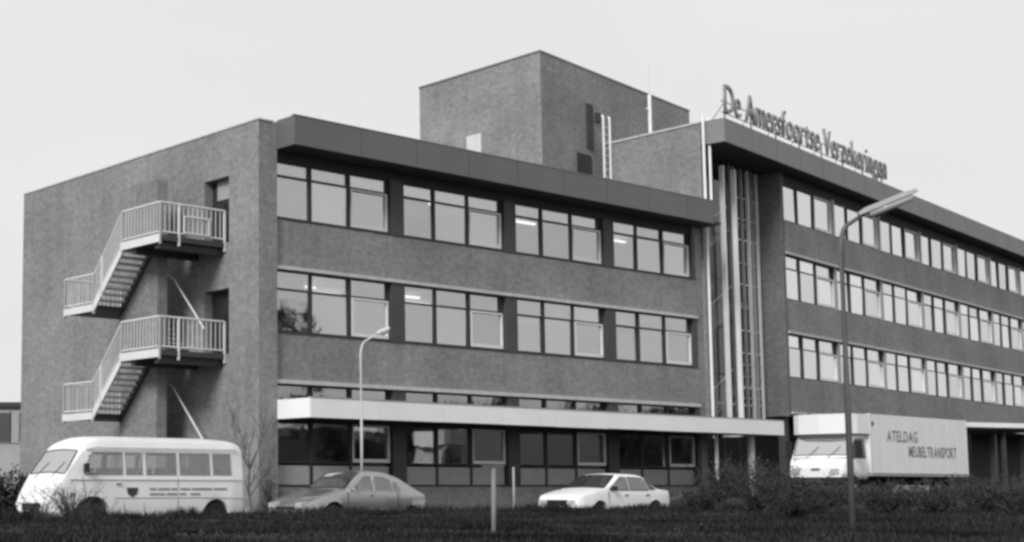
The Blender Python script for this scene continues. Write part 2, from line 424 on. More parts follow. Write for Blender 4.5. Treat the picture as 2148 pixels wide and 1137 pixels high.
for zl, zm in ((8.35, 6.62), (4.94, 3.22)):
    dk = MB(); dk.box(P_OUT, -0.005, 1.58, 3.29, zl-0.16, zl-0.004)
    dk.box(P_OUT, -1.40, 3.29, 3.66, zl-0.16, zl-0.004)
    L1 = dk.build('landing', STEELD, FE)
    box('landing_edge', RAIL, L1, P_OUT-0.02, P_OUT, 1.58, 3.66, zl-0.22, zl+0.02)
    box('landing_beam', STEELD, L1, P_OUT+0.1, -0.01, 1.75, 1.95, zl-0.38, zl-0.165)
    box('landing_beam', STEELD, L1, P_OUT+0.1, -0.01, 3.0, 3.2, zl-0.38, zl-0.165)
    L2 = MB().box(P_OUT, -0.2, 5.2, 7.0, zm-0.16, zm).build('half_landing', STEELD, FE)
    box('landing_edge', RAIL, L2, P_OUT-0.02, P_OUT, 5.2, 7.0, zm-0.2, zm+0.02)
    n = 9
    for k in range(n):
        t = (k+0.5)/n; y = 3.66+(5.2-3.66)*t; z = zl + (zm-zl)*(k+1)/(n+1)
        box('tread', TREAD, FE, P_OUT+0.06, -1.42, y-0.115, y+0.135, z-0.055, z)
    for xx in (P_OUT+0.0, -1.44):
        MB().extr([(xx, 3.6, zl-0.30), (xx, 3.6, zl-0.02), (xx, 5.28, zm-0.0), (xx, 5.28, zm-0.28)], (0.055, 0, 0)).build('stringer', STEELD if xx > -2 else RAIL, FE)
    zn = zl-3.41
    if zn > 4:   # return flight inside the spine
        for k in range(n):
            t = (k+0.5)/n; y = 5.2+(3.3-5.2)*t; z = zm + (zn-zm)*(k+1)/(n+1)
            box('tread', TREAD, FE, -0.98, -0.06, y-0.12, y+0.13, z-0.055, z)
    zn2 = zn
    MB().tube([(-0.60, 5.0, zm+1.6), (-0.60, 3.5, zn2+2.45), (-0.60, 1.9, zn2+0.75)], 0.03, 6).build('inner_handrail', RAIL, FE)
    e = 0.03
    railing(FE, [(-0.06, 1.60, zl), (P_OUT+e, 1.60, zl)])
    railing(FE, [(P_OUT+e, 1.60, zl), (P_OUT+e, 3.62, zl)])
    railing(FE, [(P_OUT+e, 3.62, zl), (P_OUT+e, 5.22, zm)])
    railing(FE, [(P_OUT+e, 5.22, zm), (P_OUT+e, 6.97, zm)])
    railing(FE, [(P_OUT+e, 6.97, zm), (-0.3, 6.97, zm)])
    if zl > 6: 
        MB().box(-1.62, -1.58, 1.54, 1.575, zl+0.12, zl+0.66).box(-0.70, -0.66, 1.54, 1.575, zl+0.12, zl+0.66).box(-1.58, -0.70, 1.54, 1.575, zl+0.62, zl+0.66).box(-1.58, -0.70, 1.54, 1.575, zl+0.12, zl+0.16).build('notice_board_frame', RAIL, FE)

# ------------------------------------------------------------------ tall wing
TW = empty('office_wing', (B.x, B.y, 0), RZ2)
tag(TW, 'four storey brick office wing on the right with grey roof band carrying the sign', 'building', 'wings of the office building')
NB = 9; P2 = 5.68; TL = 0.25 + NB*P2 + 1.0
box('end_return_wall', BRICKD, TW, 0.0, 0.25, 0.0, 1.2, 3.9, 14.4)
for z0, z1 in ((10.965, 12.33), (7.555, 8.92), (4.095, 5.56)): box('brick_spandrel', BRICK, TW, 0.25, TL, 0.02, 0.35, z0, z1)
for z in (10.87, 7.45, 4.0): 
    box('lintel_strip', LINT, TW, 0.25, TL, -0.06, 0.30, z, z+0.093)
box('dark_header', SOFF, TW, 0.25, TL, 0.08, 0.35, 14.02, 14.4)
for st, (z0, z1) in {4: (12.35, 14.02), 3: (8.93, 10.865), 2: (5.57, 7.445)}.items():
    for k in range(NB):
        s0 = 0.27 + P2*k
        for j, (a, w) in enumerate(((0.0, 1.64), (1.66, 1.74), (3.42, 2.0))):
            if k < 8: place_window(TW, s0+a, z0, w, z1-z0, (z1-z0-0.10) if st == 4 else (z1-z0-0.58), j == 2, GLASSR, 0.16, 0.018)
            if k < 8:
                cw = w-0.14
                box('curtain', CURT, TW, s0+a+0.07, s0+a+0.07+cw, 0.36, 0.38, z0+0.03, z1-0.03)
        box('bay_column', PANEL, TW, s0+5.43, s0+5.66, 0.03, 0.4, z0, z1-0.003)
    m = MB(); m.box(0.3, TL, 3.0, 3.1, z0-0.4, z1+0.3); m.build('room_shell', ROOM, TW)
m = MB(); m.prism([(0.26, 1.2), (0.26, 13.0), (TL, 13.0), (TL, 12.7), (0.5, 12.7), (0.5, 1.2)], 3.9, 14.4); m.build('rear_wall', BRICK, TW)
box('end_wall', BRICK, TW, TL, TL+0.3, 0, 13.0, -0.5, 14.4)
# wall of the upper block standing over the low roof
e0 = Vector((-6.88, 0.25)); tl = Vector((0.146, 0.989)); e1 = e0 + tl*11.5
MB().prism([tuple(e0), (e0.x+0.35, e0.y), (e1.x+0.35, e1.y), tuple(e1)], 3.6, 15.28).build('block_side_wall', BRICK, TW)
MB().prism([(e0.x-0.05, e0.y-0.0), (e0.x+0.4, e0.y), (e1.x+0.4, e1.y), (e1.x-0.05, e1.y)], 15.282, 15.36).build('coping', LINT, TW)
# roof slab and band
MB().prism([(-6.5, -0.6), (TL, -0.6), (TL, 13.2), (-4.7, 13.2)], 14.6, 15.2).build('roof_deck', ROOFM, TW)
MB().prism([(-6.80, -0.68), (TL+0.6, -0.68), (TL+0.6, 1.25), (-6.5, 1.25), (-6.6, 0.24), (-6.80, 0.24)], 14.42, 14.55).build('soffit', SOFF, TW)
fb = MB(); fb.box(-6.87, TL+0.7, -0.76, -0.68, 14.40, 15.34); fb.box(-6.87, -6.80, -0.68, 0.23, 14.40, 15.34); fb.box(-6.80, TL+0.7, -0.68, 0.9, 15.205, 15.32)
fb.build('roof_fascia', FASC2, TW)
for k in range(20): box('sheet_joint', SOFF, TW, -4.4+k*2.4, -4.386+k*2.4, -0.763, -0.73, 14.41, 15.33)
# glazed stair between the wings
for i in range(6):
    s0 = -6.4 + i*1.068
    for z0, z1 in ((3.55, 5.5), (5.5, 7.45), (7.45, 9.4), (9.4, 11.3), (11.3, 14.4)):
        box('stair_pane', GLASSD, TW, s0+0.02, s0+1.05, 1.0, 1.008, z0+0.02, z1-0.02)
for i, (s, w, mt) in enumerate(((-4.60, 0.13, PIPE), (-3.53, 0.13, PIPE), (-2.65, 0.09, GALV), (-1.95, 0.09, GALV), (-1.35, 0.14, GALVL), (-0.45, 0.10, GALVL), (-5.3, 0.05, GALVL), (-3.0, 0.04, GALV), (-0.9, 0.04, GALV))):
    box('stair_mullion', mt, TW, s, s+w, 0.42 if i < 2 else 0.86, 0.60 if i < 2 else 0.98, 3.55, 14.0 if i < 2 else 14.35)
for z in (4.6, 5.05, 5.5, 6.0, 6.5, 7.45, 8.4, 9.4, 10.3, 11.3, 12.2, 13.1): box('stair_transom', GALVL if z in (5.05, 6.5, 7.45, 9.4, 11.3) else GALV, TW, -2.65, -0.35, 0.93, 0.978, z-0.03, z+0.03)
box('stair_transom', GALV, TW, -6.2, -0.35, 0.93, 0.978, 4.25, 4.36)
box('stair_back_wall', SOFF, TW, -5.9, 0.0, 4.2, 4.35, -0.3, 14.4)
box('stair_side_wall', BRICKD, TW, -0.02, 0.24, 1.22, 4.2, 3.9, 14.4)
for k in range(6):     # flights and rails behind the glass
    z = 3.5 + k*1.75; fl = (k % 2 == 0); xa, xb = (-4.8, -1.2) if fl else (-1.2, -4.8)
    dd = 1.5 if fl else 2.8
    MB().extr([(xa, dd, z), (xb, dd, z+1.75), (xb, dd, z+1.57), (xa, dd, z-0.18)], (0, 1.1, 0)).build('stair_flight', ROOM, TW)
    MB().tube([(xa, dd, z+0.95), (xb, dd, z+2.7)], 0.03, 6).build('stair_handrail', RAIL, TW)
for z in (3.5, 7.0, 10.5): box('stair_floor', CEIL, TW, -5.8, -4.8, 1.4, 4.2, z-0.2, z)
for z in (5.25, 8.75, 12.25): box('stair_floor', CEIL, TW, -1.2, -0.05, 1.4, 4.2, z-0.2, z)
# down pipes at the joint of the wings
for s, d, z0, z1 in ((-7.02, 0.05, 11.98, 15.6), (-6.72, -0.05, 11.98, 15.5), (-6.62, 0.22, 3.55, 11.1)):
    MB().tube([(s, d, z0), (s, d, z1)], 0.055, 8).build('rain_pipe', PIPE, TW)
# recessed ground floor with columns
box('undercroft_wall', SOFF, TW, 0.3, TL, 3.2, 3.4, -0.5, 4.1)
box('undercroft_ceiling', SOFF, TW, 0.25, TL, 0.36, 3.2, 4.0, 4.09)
for k in range(8): box('undercroft_column', STEELD, TW, 0.3+k*5.68, 0.62+k*5.68, 0.3, 0.62, -0.5, 4.0)

# entrance under the canopy end
EN = empty('entrance_front', (at1(22.4, 1.2).x, at1(22.4, 1.2).y, 0), RZ1); tag(EN, 'dark glazed entrance front below the stair tower under the canopy end', 'entrance')
box('backing', SOFF, EN, 0.0, 4.4, 1.6, 1.7, -0.3, 3.5)
for i in range(4): box('entrance_pane', CARGL, EN, 0.05+i*1.1, 1.08+i*1.1, 0.4, 0.42, 0.5, 2.9)
for i in range(5): box('entrance_mullion', FRAMED, EN, -0.02+i*1.1, 0.04+i*1.1, 0.36, 0.46, 0.4, 2.95)
for s, r, mt, lb in ((21.45, 0.07, GALVL, 'thin pale round post under the canopy beside the brick pier'), (23.75, 0.14, LINT, 'stout grey round column under the canopy end')):
    p = at1(s, -0.9); c = MB().lathe_y([(r*1.25, 0), (r*1.25, 0.05), (r, 0.06), (r, 2.4), (r*1.2, 2.45), (r*1.2, 2.5)], 14)
    c.v = [(a, -cc, b) for a, b, cc in c.v]
    o = c.build('canopy_column', mt, None, True); o.location = (p.x, p.y, 0.45); tag(o, lb, 'column')

# flat porch roof in front of the tall wing
PR = empty('porch_roof', (22.6, 58.2, 0), R(22.5)); tag(PR, 'flat white edged porch roof with dark opening at the far right', 'porch')
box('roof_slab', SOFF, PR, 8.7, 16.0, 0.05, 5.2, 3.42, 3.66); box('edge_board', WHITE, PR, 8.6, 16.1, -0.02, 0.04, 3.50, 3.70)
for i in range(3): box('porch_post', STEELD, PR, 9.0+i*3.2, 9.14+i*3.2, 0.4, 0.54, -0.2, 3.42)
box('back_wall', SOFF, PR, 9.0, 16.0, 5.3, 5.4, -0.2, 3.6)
box('door_leaf', WHITE, PR, 12.0, 12.9, 4.9, 4.96, 0.4, 2.6); 
box('side_screen', PANEL, PR, 9.8, 11.6, 4.7, 4.76, 0.2, 2.9)
box('door_step', LINT, PR, 11.8, 14.5, 3.2, 4.8, -0.2, 0.35)

# ------------------------------------------------------------------ roof things
pc = at1(17.66, 4.03)
PH = empty('penthouse', (A.x, A.y, 0), RZ1); tag(PH, 'tall windowless brick lift and plant penthouse rising above the roofs', 'penthouse')
d2 = Vector((0.989, 0.146)); c0 = Vector((17.66, 4.03)); c1 = c0 + d2*12.8; c2 = c1 + Vector((0, 6.8)); c3 = c0 + Vector((0, 6.8))
MB().prism([tuple(c0), tuple(c1), tuple(c2), tuple(c3)], 11.73, 18.30).build('wall', BRICK, PH)
ex = lambda p, k: tuple(p + (p - (c0+c2)/2).normalized()*k)
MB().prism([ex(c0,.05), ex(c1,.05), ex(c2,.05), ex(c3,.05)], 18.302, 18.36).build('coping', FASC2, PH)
def on_right(s, z0, z1, w, m_, name, off=0.03, th=0.05):
    a = c0 + d2*s; b = c0 + d2*(s+w); nn = Vector((d2.y, -d2.x))
    MB().prism([tuple(a+nn*off), tuple(b+nn*off), tuple(b-nn*th), tuple(a-nn*th)][::-1], z0, z1).build(name, m_, PH)
on_right(2.65, 12.4, 14.65, 1.15, FRAMED, 'roof_door')
on_right(3.45, 14.95, 16.85, 0.5, SOFF, 'dark_slot', 0.06)  # plain dark upright strip on the wall face
on_right(4.2, 16.2, 16.6, 0.3, SOFF, 'vent', 0.10)
box('pale_hatch', GALVL, PH, 17.62, 17.70, 7.25, 8.05, 14.4, 15.6)
LD = empty('roof_ladder', (at1(21.9, 4.3).x, at1(21.9, 4.3).y, 11.73), RZ1); tag(LD, 'white steel ladder on the roof beside the plant penthouse', 'ladder')
for x in (0, 0.42): MB().tube([(x, 0, 0), (x, 0, 4.6), (x, 0.05, 4.7)], 0.045, 6).build('stile', PIPE, LD)
for k in range(14): MB().tube([(0.04, 0, 0.3+k*0.3), (0.38, 0, 0.3+k*0.3)], 0.014, 6).build('rung', PIPE, LD)
MA = empty('roof_mast', (at1(23.6, 3.2).x, at1(23.6, 3.2).y, 15.2), RZ1); tag(MA, 'slender white mast standing on the roof before the penthouse', 'mast')
MB().tube([(0,0,0), (0,0,2.15)], 0.075, 8).build('mast_tube', PIPE, MA); MB().tube([(0,0,2.15), (0,0,3.4)], 0.012, 6).build('mast_tip', GALVL, MA)
MB().tube([(0,0,1.5), (-0.18,0,1.5), (-0.22,0,1.56)], 0.03, 6).build('bracket', PIPE, MA); box('base_plate', GALV, MA, -.15, .15, -.15, .15, 0, 0.03)

# ------------------------------------------------------------------ rooftop sign
def glyph(ch, size, extr, sx=1.0, bevel=0.0):
    cu = bpy.data.curves.new('g', 'FONT'); cu.body = ch; cu.size = size; cu.extrude = extr; cu.offset = bevel
    ob = bpy.data.objects.new('g', cu); COL.objects.link(ob)
    dg = bpy.context.evaluated_depsgraph_get(); me = bpy.data.meshes.new_from_object(ob.evaluated_get(dg))
    bpy.data.objects.remove(ob); bpy.data.curves.remove(cu)
    x0 = min(v.co.x for v in me.vertices); x1 = max(v.co.x for v in me.vertices)
    for v in me.vertices: v.co = ((v.co.x-x0)*sx, -v.co.z, v.co.y)      # stands upright, reads from the front
    return me, (x1-x0)*sx
def text_row(txt, parent, x, y, z, size, extr, length, material, name, space=0.3, gap=0.09, bevel=0.0):
    gs = [None if c == ' ' else glyph(c, size, extr, 1.0, bevel) for c in txt]
    tot = sum(space*size if g is None else g[1] for g in gs) + gap*size*(len(txt)-1)
    k = length/tot; pos = x
    for c, g in zip(txt, gs):
        if g is None: pos += space*size*k
        else:
            me = g[0]
            for v in me.vertices: v.co.x *= k
            me.materials.clear(); me.materials.append(material); me.name = name
            obj(name, me, parent, (pos, y, z)); pos += g[1]*k
        pos += gap*size*k
RS = empty('roof_sign', (B.x, B.y, 15.34), RZ2); tag(RS, 'grey rooftop lettering sign along the edge of the right wing', 'sign')
text_row('De Amersfoortse Verzekeringen', RS, -6.35, -0.55, 0.36, 1.66, 0.05, 17.4, SIGN, 'letter', 0.22, 0.07, -0.006)
box('sign_rail', GALV, RS, -6.5, 11.0, -0.50, -0.46, 0.34, 0.37); box('sign_rail', GALV, RS, -6.5, 11.0, -0.50, -0.46, 0.8, 0.83)
for k in range(8): MB().tube([(-6.2+k*2.4, -0.47, 0.8), (-6.2+k*2.4, 0.2, -0.02)], 0.02, 6).build('strut', GALV, RS); box('sign_foot', GALV, RS, -6.23+k*2.4, -6.17+k*2.4, -0.50, -0.45, -0.01, 0.8)

# ------------------------------------------------------------------ vehicles
def interp(pts):
    def f(x):
        if x <= pts[0][0]: return pts[0][1]
        for (a, ya), (b, yb) in zip(pts, pts[1:]):
            if x <= b: t = (x-a)/(b-a); return ya + (yb-ya)*t
        return pts[-1][1]
    return f
def smooth_interp(pts, r=0.08):
    f = interp(pts)
    return lambda x: sum(f(x+r*k/3) for k in range(-3, 4))/7
def inside(x, z, poly):
    r = False
    for (a, b), (c, d) in zip(poly, poly[1:]+poly[:1]):
        if (b > z) != (d > z) and x < (c-a)*(z-b)/(d-b)+a: r = not r
    return r
def shell(parent, paint, x0, x1, top, belt, hw, z0, arches, taper, crown=0.03, step=0.05, sm_r=0.07, name='body', bulge=0.97, cornr=0.07, ks=(0.3, 0.6, 0.85), cut=()):
    zt = smooth_interp(top, sm_r); wf = smooth_interp(hw, 0.05)
    n = int((x1-x0)/step); m = MB(); rows = []
    xs = [x0 + (x1-x0)*i/n for i in range(n+1)]
    def zb(x):
        z = z0
        for xc, r in arches:
            if abs(x-xc) < r: z = max(z, 0.30 + math.sqrt(r*r-(x-xc)**2)*0.98)
        return z
    for x in xs:
        h = zt(x); w = wf(x); b = min(belt(x) if callable(belt) else belt, h-0.03); zl = zb(x)
        L = [(w*0.88, z0), (w*0.955, z0+0.06), (w*0.985, z0+0.16), (w, z0+(b-z0)*0.45), (w*0.998, z0+(b-z0)*0.62), (w*0.99, z0+(b-z0)*0.8), (w*(bulge+0.008), b-0.03), (w*bulge, b)]
        up = h-b; yw = w*bulge
        for k in ks: L.append((yw - taper*up*k, b+up*k))
        yt = yw - taper*up; c = min(cornr, up*0.9+0.02)
        L += [(yt-0.25*c, h-0.35*c*0.6), (yt-0.7*c, h-0.08*c), (yt-1.6*c, h+crown*0.25), (yt*0.45, h+crown*0.8), (0, h+crown)]
        L = [(y, max(z, zl)) for y, z in L]
        rows.append([(x, y, z) for y, z in L] + [(x, -y, z) for y, z in reversed(L[:-1])])
    k = len(rows[0])
    for r in rows: m.v += r
    for i in range(n):
        for j in range(k-1):
            q = (i*k+j, i*k+j+1, (i+1)*k+j+1, (i+1)*k+j)
            if cut:
                cx_ = sum(m.v[t][0] for t in q)/4; cy_ = sum(abs(m.v[t][1]) for t in q)/4; cz_ = sum(m.v[t][2] for t in q)/4
                if cy_ > 0.75 and any(inside(cx_, cz_, pl) for pl in cut): continue
            m.f.append(q)
        m.f.append((i*k+k-1, i*k, (i+1)*k, (i+1)*k+k-1))
    m.f.append(tuple(range(k))); m.f.append(tuple(n*k+j for j in reversed(range(k))))
    o = m.build(name, paint, parent, True, False)
    try: o.data.set_sharp_from_angle(angle=R(38))
    except Exception: pass
    return o, zt, wf
def wheel(parent, x, y, r, w=0.17, side=1, rimm=None):
    t = MB().lathe_y([(r*0.62, -w/2), (r*0.93, -w/2), (r, -w/2+0.03), (r, w/2-0.03), (r*0.93, w/2), (r*0.62, w/2)], 24)
    o = t.build('wheel', BLACK, parent, True); o.location = (x, y, r)
    d = MB().lathe_y([(r*0.60, side*w*0.20), (r*0.60, side*w*0.40), (r*0.5, side*w*0.44), (r*0.36, side*w*0.34), (r*0.2, side*w*0.5), (r*0.12, side*w*0.53)], 20)
    d.build('rim', rimm or GALV, o, True); return o
def side_glass(parent, pts, hw, belt, taper, bulge, material=CARGL, name='side_window', both=True, seal=None):
    for sg in ((1, -1) if both else (1,)):
        q = [(x, sg*(hw*bulge - taper*(z-belt) + 0.004), z) for x, z in pts]
        MB().extr(q, (0, sg*0.010, 0)).build(name, material, parent)
        if seal: MB().tube([(x, y+sg*0.008, z) for x, y, z in q+q[:1]], 0.011, 5).build('window_trim', seal, parent)
def seam(parent, pts, hw, belt, taper, bulge, wd=0.008):
    for sg in (1, -1):
        q = []
        for x, z in pts:
            y = hw*bulge - taper*(z-belt) if z > belt else hw*(1.0 if z < belt*0.75 else 0.992)
            q.append((x, sg*(y+0.002), z))
        MB().tube(q, wd, 5).build('door_seam', BLACK, parent)
def front_glass(parent, xa, xb, zt, half, crown, inset_a, inset_b, material, name, lift=0.008):
    """pane that follows the sloping top surface between stations xa and xb"""
    m = MB(); n = 6; c = 6
    for i in range(n+1):
        x = xa+(xb-xa)*i/n; hw_ = half(x) - (inset_a + (inset_b-inset_a)*i/n)
        for j in range(c+1):
            u = -1+2*j/c; m.v.append((x, hw_*u, zt(x)+crown*(1-0.75*abs(u)**1.5)+lift))
    for i in range(n):
        for j in range(c): a = i*(c+1)+j; m.f.append((a, a+1, a+c+2, a+c+1))
    o = m.build(name, material, parent, True, False)
    e = [m.v[j] for j in range(c+1)] + [m.v[i*(c+1)+c] for i in range(1, n+1)] + [m.v[n*(c+1)+j] for j in range(c-1, -1, -1)] + [m.v[i*(c+1)] for i in range(n-1, -1, -1)]
    MB().tube(e, 0.014, 5).build('glass_seal', BLACK, parent)
    return o
def set_vehicle(o, s_or_xy, heading):
    x, y = s_or_xy; o.location = (x, y, ground_h(x, y)+0.006); o.rotation_euler = (0, 0, heading)

H_LEFT = RZ1 + math.pi                       # facing left along the facade
# --- white saloon
CS = empty('saloon_car', (0,0,0)); tag(CS, 'white four door saloon car parked facing left before the dark windows', 'car', 'vehicles parked beside the building')
TOPS = [(-2.10,0.62),(-2.07,0.86),(-2.0,0.91),(-1.55,0.95),(-1.40,0.96),(-0.86,1.33),(-0.6,1.375),(0.0,1.39),(0.28,1.37),(1.0,0.955),(1.25,0.93),(1.9,0.80),(2.05,0.75),(2.12,0.66),(2.15,0.52)]
HWS = [(-2.10,0.70),(-2.0,0.79),(-1.6,0.825),(1.5,0.825),(1.95,0.78),(2.15,0.70)]
bo, zt, wf = shell(CS, PAINTW, -2.10, 2.15, TOPS, 0.90, HWS, 0.20, ((-1.28,0.36),(1.27,0.36)), 0.30)
gk = dict(hw=0.825, belt=0.90, taper=0.30, bulge=0.97)
side_glass(CS, seal=BLACK, material=CARGL2, pts=[(-0.05,0.93),(-0.05,1.30),(0.20,1.31),(0.80,0.965),(0.80,0.93)], **gk)
side_glass(CS, seal=BLACK, material=CARGL2, pts=[(-0.98,0.93),(-0.78,1.28),(-0.12,1.31),(-0.12,0.93)], **gk)
side_glass(CS, seal=BLACK, pts=[(-1.30,0.955),(-0.88,1.25),(-1.04,0.95)], **gk)
front_glass(CS, 0.34, 0.96, zt, lambda x: 0.80-0.30*(zt(x)-0.9), 0.03, 0.09, 0.06, CARGL, 'windscreen')
front_glass(CS, -1.34, -0.92, zt, lambda x: 0.80-0.30*(zt(x)-0.9), 0.03, 0.08, 0.10, CARGL, 'rear_window')
for pts in ([(0.86,0.25),(0.88,0.9)], [(-0.085,0.25),(-0.085,0.92)], [(-1.0,0.42),(-1.05,0.92)]): seam(CS, pts, **gk)
for sg in (1, -1):
    for x in (-1.28, 1.27): wheel(CS, x, sg*0.70, 0.29, 0.17, sg)
    box('headlight', LENS, CS, 2.10, 2.165, sg*0.36 if sg > 0 else -0.63, 0.63 if sg > 0 else -0.36, 0.52, 0.655)
    box('tail_light', INKD, CS, -2.13, -2.09, sg*0.42 if sg > 0 else -0.68, 0.68 if sg > 0 else -0.42, 0.56, 0.72)
    box('door_handle', CHROME, CS, 0.02, 0.16, sg*0.83-0.02, sg*0.83+0.02, 0.79, 0.82)
    box('door_handle', CHROME, CS, -0.95, -0.81, sg*0.83-0.02, sg*0.83+0.02, 0.79, 0.82)
    box('door_mirror', BLACK, CS, 0.66, 0.76, 0.82 if sg > 0 else -0.96, 0.96 if sg > 0 else -0.82, 0.93, 1.04)
box('grille', BLACK, CS, 2.12, 2.17, -0.35, 0.35, 0.50, 0.66)
MB().extr([(2.06,-0.80,0.36),(2.20,-0.72,0.36),(2.25,-0.3,0.36),(2.25,0.3,0.36),(2.20,0.72,0.36),(2.06,0.80,0.36)], (0,0,0.11)).build('front_bumper', PAINTW, CS)
box('air_intake', BLACK, CS, 2.08, 2.18, -0.5, 0.5, 0.24, 0.345)
MB().extr([(-2.02,-0.80,0.36),(-2.18,-0.70,0.36),(-2.18,0.70,0.36),(-2.02,0.80,0.36)], (0,0,0.12)).build('rear_bumper', GALV, CS)
box('number_plate', GALVL, CS, 2.252, 2.262, -0.25, 0.25, 0.37, 0.46)
set_vehicle(CS, (10.72, 42.1), H_LEFT)

# --- silver fastback
CF = empty('fastback_car', (0,0,0)); tag(CF, 'silver grey fastback car with sloping tail parked facing left beside the pale lamp post', 'car', 'vehicles parked beside the building')
TOPF = [(-2.25,0.55),(-2.22,0.72),(-2.1,0.80),(-1.6,1.02),(-1.0,1.31),(-0.5,1.43),(0.0,1.46),(0.38,1.42),(1.02,0.98),(1.2,0.92),(1.9,0.76),(2.2,0.64),(2.32,0.56),(2.38,0.44)]
HWF = [(-2.25,0.52),(-2.1,0.66),(-1.4,0.80),(-0.4,0.86),(1.2,0.86),(2.0,0.82),(2.38,0.70)]
bo, zt, wf = shell(CF, PAINTG, -2.25, 2.38, TOPF, lambda x: 0.90 if x > -0.6 else 0.90-0.06*(-0.6-x), HWF, 0.19, ((1.42,0.37),(-1.42,0.26)), 0.33)
gk = dict(hw=0.86, belt=0.90, taper=0.33, bulge=0.97)
side_glass(CF, seal=CHROME, pts=[(0.02,0.93),(0.02,1.31),(0.28,1.31),(0.82,0.97),(0.82,0.93)], material=CARGL2, **gk)
side_glass(CF, seal=CHROME, pts=[(-0.72,0.93),(-0.66,1.20),(-0.42,1.285),(-0.05,1.31),(-0.05,0.93)], material=CARGL2, hw=0.855, belt=0.90, taper=0.33, bulge=0.97)
side_glass(CF, seal=CHROME, pts=[(-1.02,0.95),(-0.90,1.13),(-0.76,1.18),(-0.78,0.93)], material=CARGL2, hw=0.838, belt=0.90, taper=0.33, bulge=0.97)
front_glass(CF, 0.40, 1.0, zt, lambda x: 0.83-0.33*(zt(x)-0.9), 0.03, 0.08, 0.05, CARGLW, 'windscreen')
front_glass(CF, -1.55, -0.85, zt, lambda x: wf(x)*0.97-0.33*(zt(x)-0.86), 0.03, 0.09, 0.10, CARGL, 'rear_window')
for pts in ([(0.92,0.25),(0.95,0.9)], [(-0.015,0.25),(-0.015,0.92)], [(-0.86,0.42),(-0.9,0.92)]): seam(CF, pts, **gk)
for sg in (1, -1):
    wheel(CF, 1.42, sg*0.72, 0.30, 0.17, sg); wheel(CF, -1.42, sg*0.66, 0.30, 0.16, sg)
    MB().extr([(2.22,sg*0.42,0.50),(2.40,sg*0.42,0.50),(2.40,sg*0.42,0.62),(2.22,sg*0.42,0.66)], (0,sg*0.26,0)).build('headlight', LENS, CF)
    box('tail_light', INKD, CF, -2.28, -2.22, sg*0.25 if sg > 0 else -0.46, 0.46 if sg > 0 else -0.25, 0.5, 0.64)
    box('door_handle', CHROME, CF, 0.06, 0.2, sg*0.865-0.02, sg*0.865+0.02, 0.80, 0.83)
    box('sill_trim', CHROME, CF, -0.9, 0.95, sg*0.83-0.03, sg*0.83+0.03, 0.20, 0.235)
    box('door_mirror', CHROME, CF, 0.72, 0.80, 0.84 if sg > 0 else -0.97, 0.97 if sg > 0 else -0.84, 0.95, 1.05)
MB().extr([(2.24,-0.82,0.33),(2.42,-0.66,0.33),(2.47,-0.25,0.33),(2.47,0.25,0.33),(2.42,0.66,0.33),(2.24,0.82,0.33)], (0,0,0.10)).build('front_bumper', CHROME, CF)
MB().extr([(-2.15,-0.62,0.34),(-2.32,-0.5,0.34),(-2.32,0.5,0.34),(-2.15,0.62,0.34)], (0,0,0.10)).build('rear_bumper', CHROME, CF)
box('grille', BLACK, CF, 2.36, 2.40, -0.36, 0.36, 0.46, 0.53)
set_vehicle(CF, (3.10, 38.9), H_LEFT)

# --- minibus
BU = empty('minibus', (0,0,0)); tag(BU, 'cream minibus with sloping nose and dark shield emblem parked below the escape stair', 'minibus', 'vehicles parked beside the building')
TOPB = [(-2.9,1.55),(-2.88,1.95),(-2.78,2.13),(-2.55,2.24),(-1.8,2.28),(1.2,2.28),(1.65,2.26),(1.95,2.15),(2.1,1.98),(2.55,1.30),(2.68,1.10),(2.86,0.86),(2.93,0.72),(2.96,0.5)]
HWB = [(-2.9,0.80),(-2.8,0.92),(-2.4,0.98),(2.0,0.98),(2.6,0.92),(2.96,0.78)]
BWIN = ([(0.98,1.36),(0.98,1.90),(1.80,1.90),(2.06,1.48),(2.06,1.36)], [(0.40,1.36),(0.40,1.90),(0.86,1.90),(0.86,1.36)],
        [(-0.62,1.36),(-0.62,1.90),(0.27,1.90),(0.27,1.36)], [(-1.66,1.36),(-1.66,1.90),(-0.74,1.90),(-0.74,1.36)], [(-2.34,1.36),(-2.34,1.90),(-1.78,1.90),(-1.78,1.36)])
bo, zt, wf = shell(BU, PAINTC, -2.90, 2.96, TOPB, 1.36, HWB, 0.24, ((1.80,0.52),(-1.88,0.42)), 0.10, crown=0.05, cornr=0.17, bulge=0.985, sm_r=0.09, ks=(0.3, 0.587, 0.85), cut=BWIN, step=0.03)
gk = dict(hw=0.98, belt=1.36, taper=0.10, bulge=0.985)
for pts in BWIN:
    side_glass(BU, pts, material=BUSGL, **gk)
    for sg in (1, -1):
        q = [(x, sg*(0.98*0.985 - 0.10*(z-1.36) + 0.008), z) for x, z in pts+pts[:1]]
        MB().tube(q, 0.02, 5).build('window_seal', INK, BU)
for x in (1.25, 0.35, -0.5, -1.35, -2.2):
    for y in (-0.75, 0.15): MB().extr([(x-0.05,y,0.45),(x+0.42,y,0.45),(x+0.42,y,0.85),(x+0.08,y,0.88),(x-0.02,y,1.52),(x-0.14,y,1.52)], (0,0.6,0)).build('seat', COLD, BU)
front_glass(BU, 2.14, 2.52, zt, lambda x: wf(x)*0.985-0.10*(zt(x)-1.36), 0.05, 0.12, 0.07, CARGLW, 'windscreen', 0.012)
for pts in ([(0.92,0.45),(0.92,1.95)], [(2.02,0.8),(2.10,1.30)], [(0.33,0.40),(0.33,1.95)], [(-0.68,0.36),(-0.68,1.28)]): seam(BU, pts, **gk, wd=0.006)
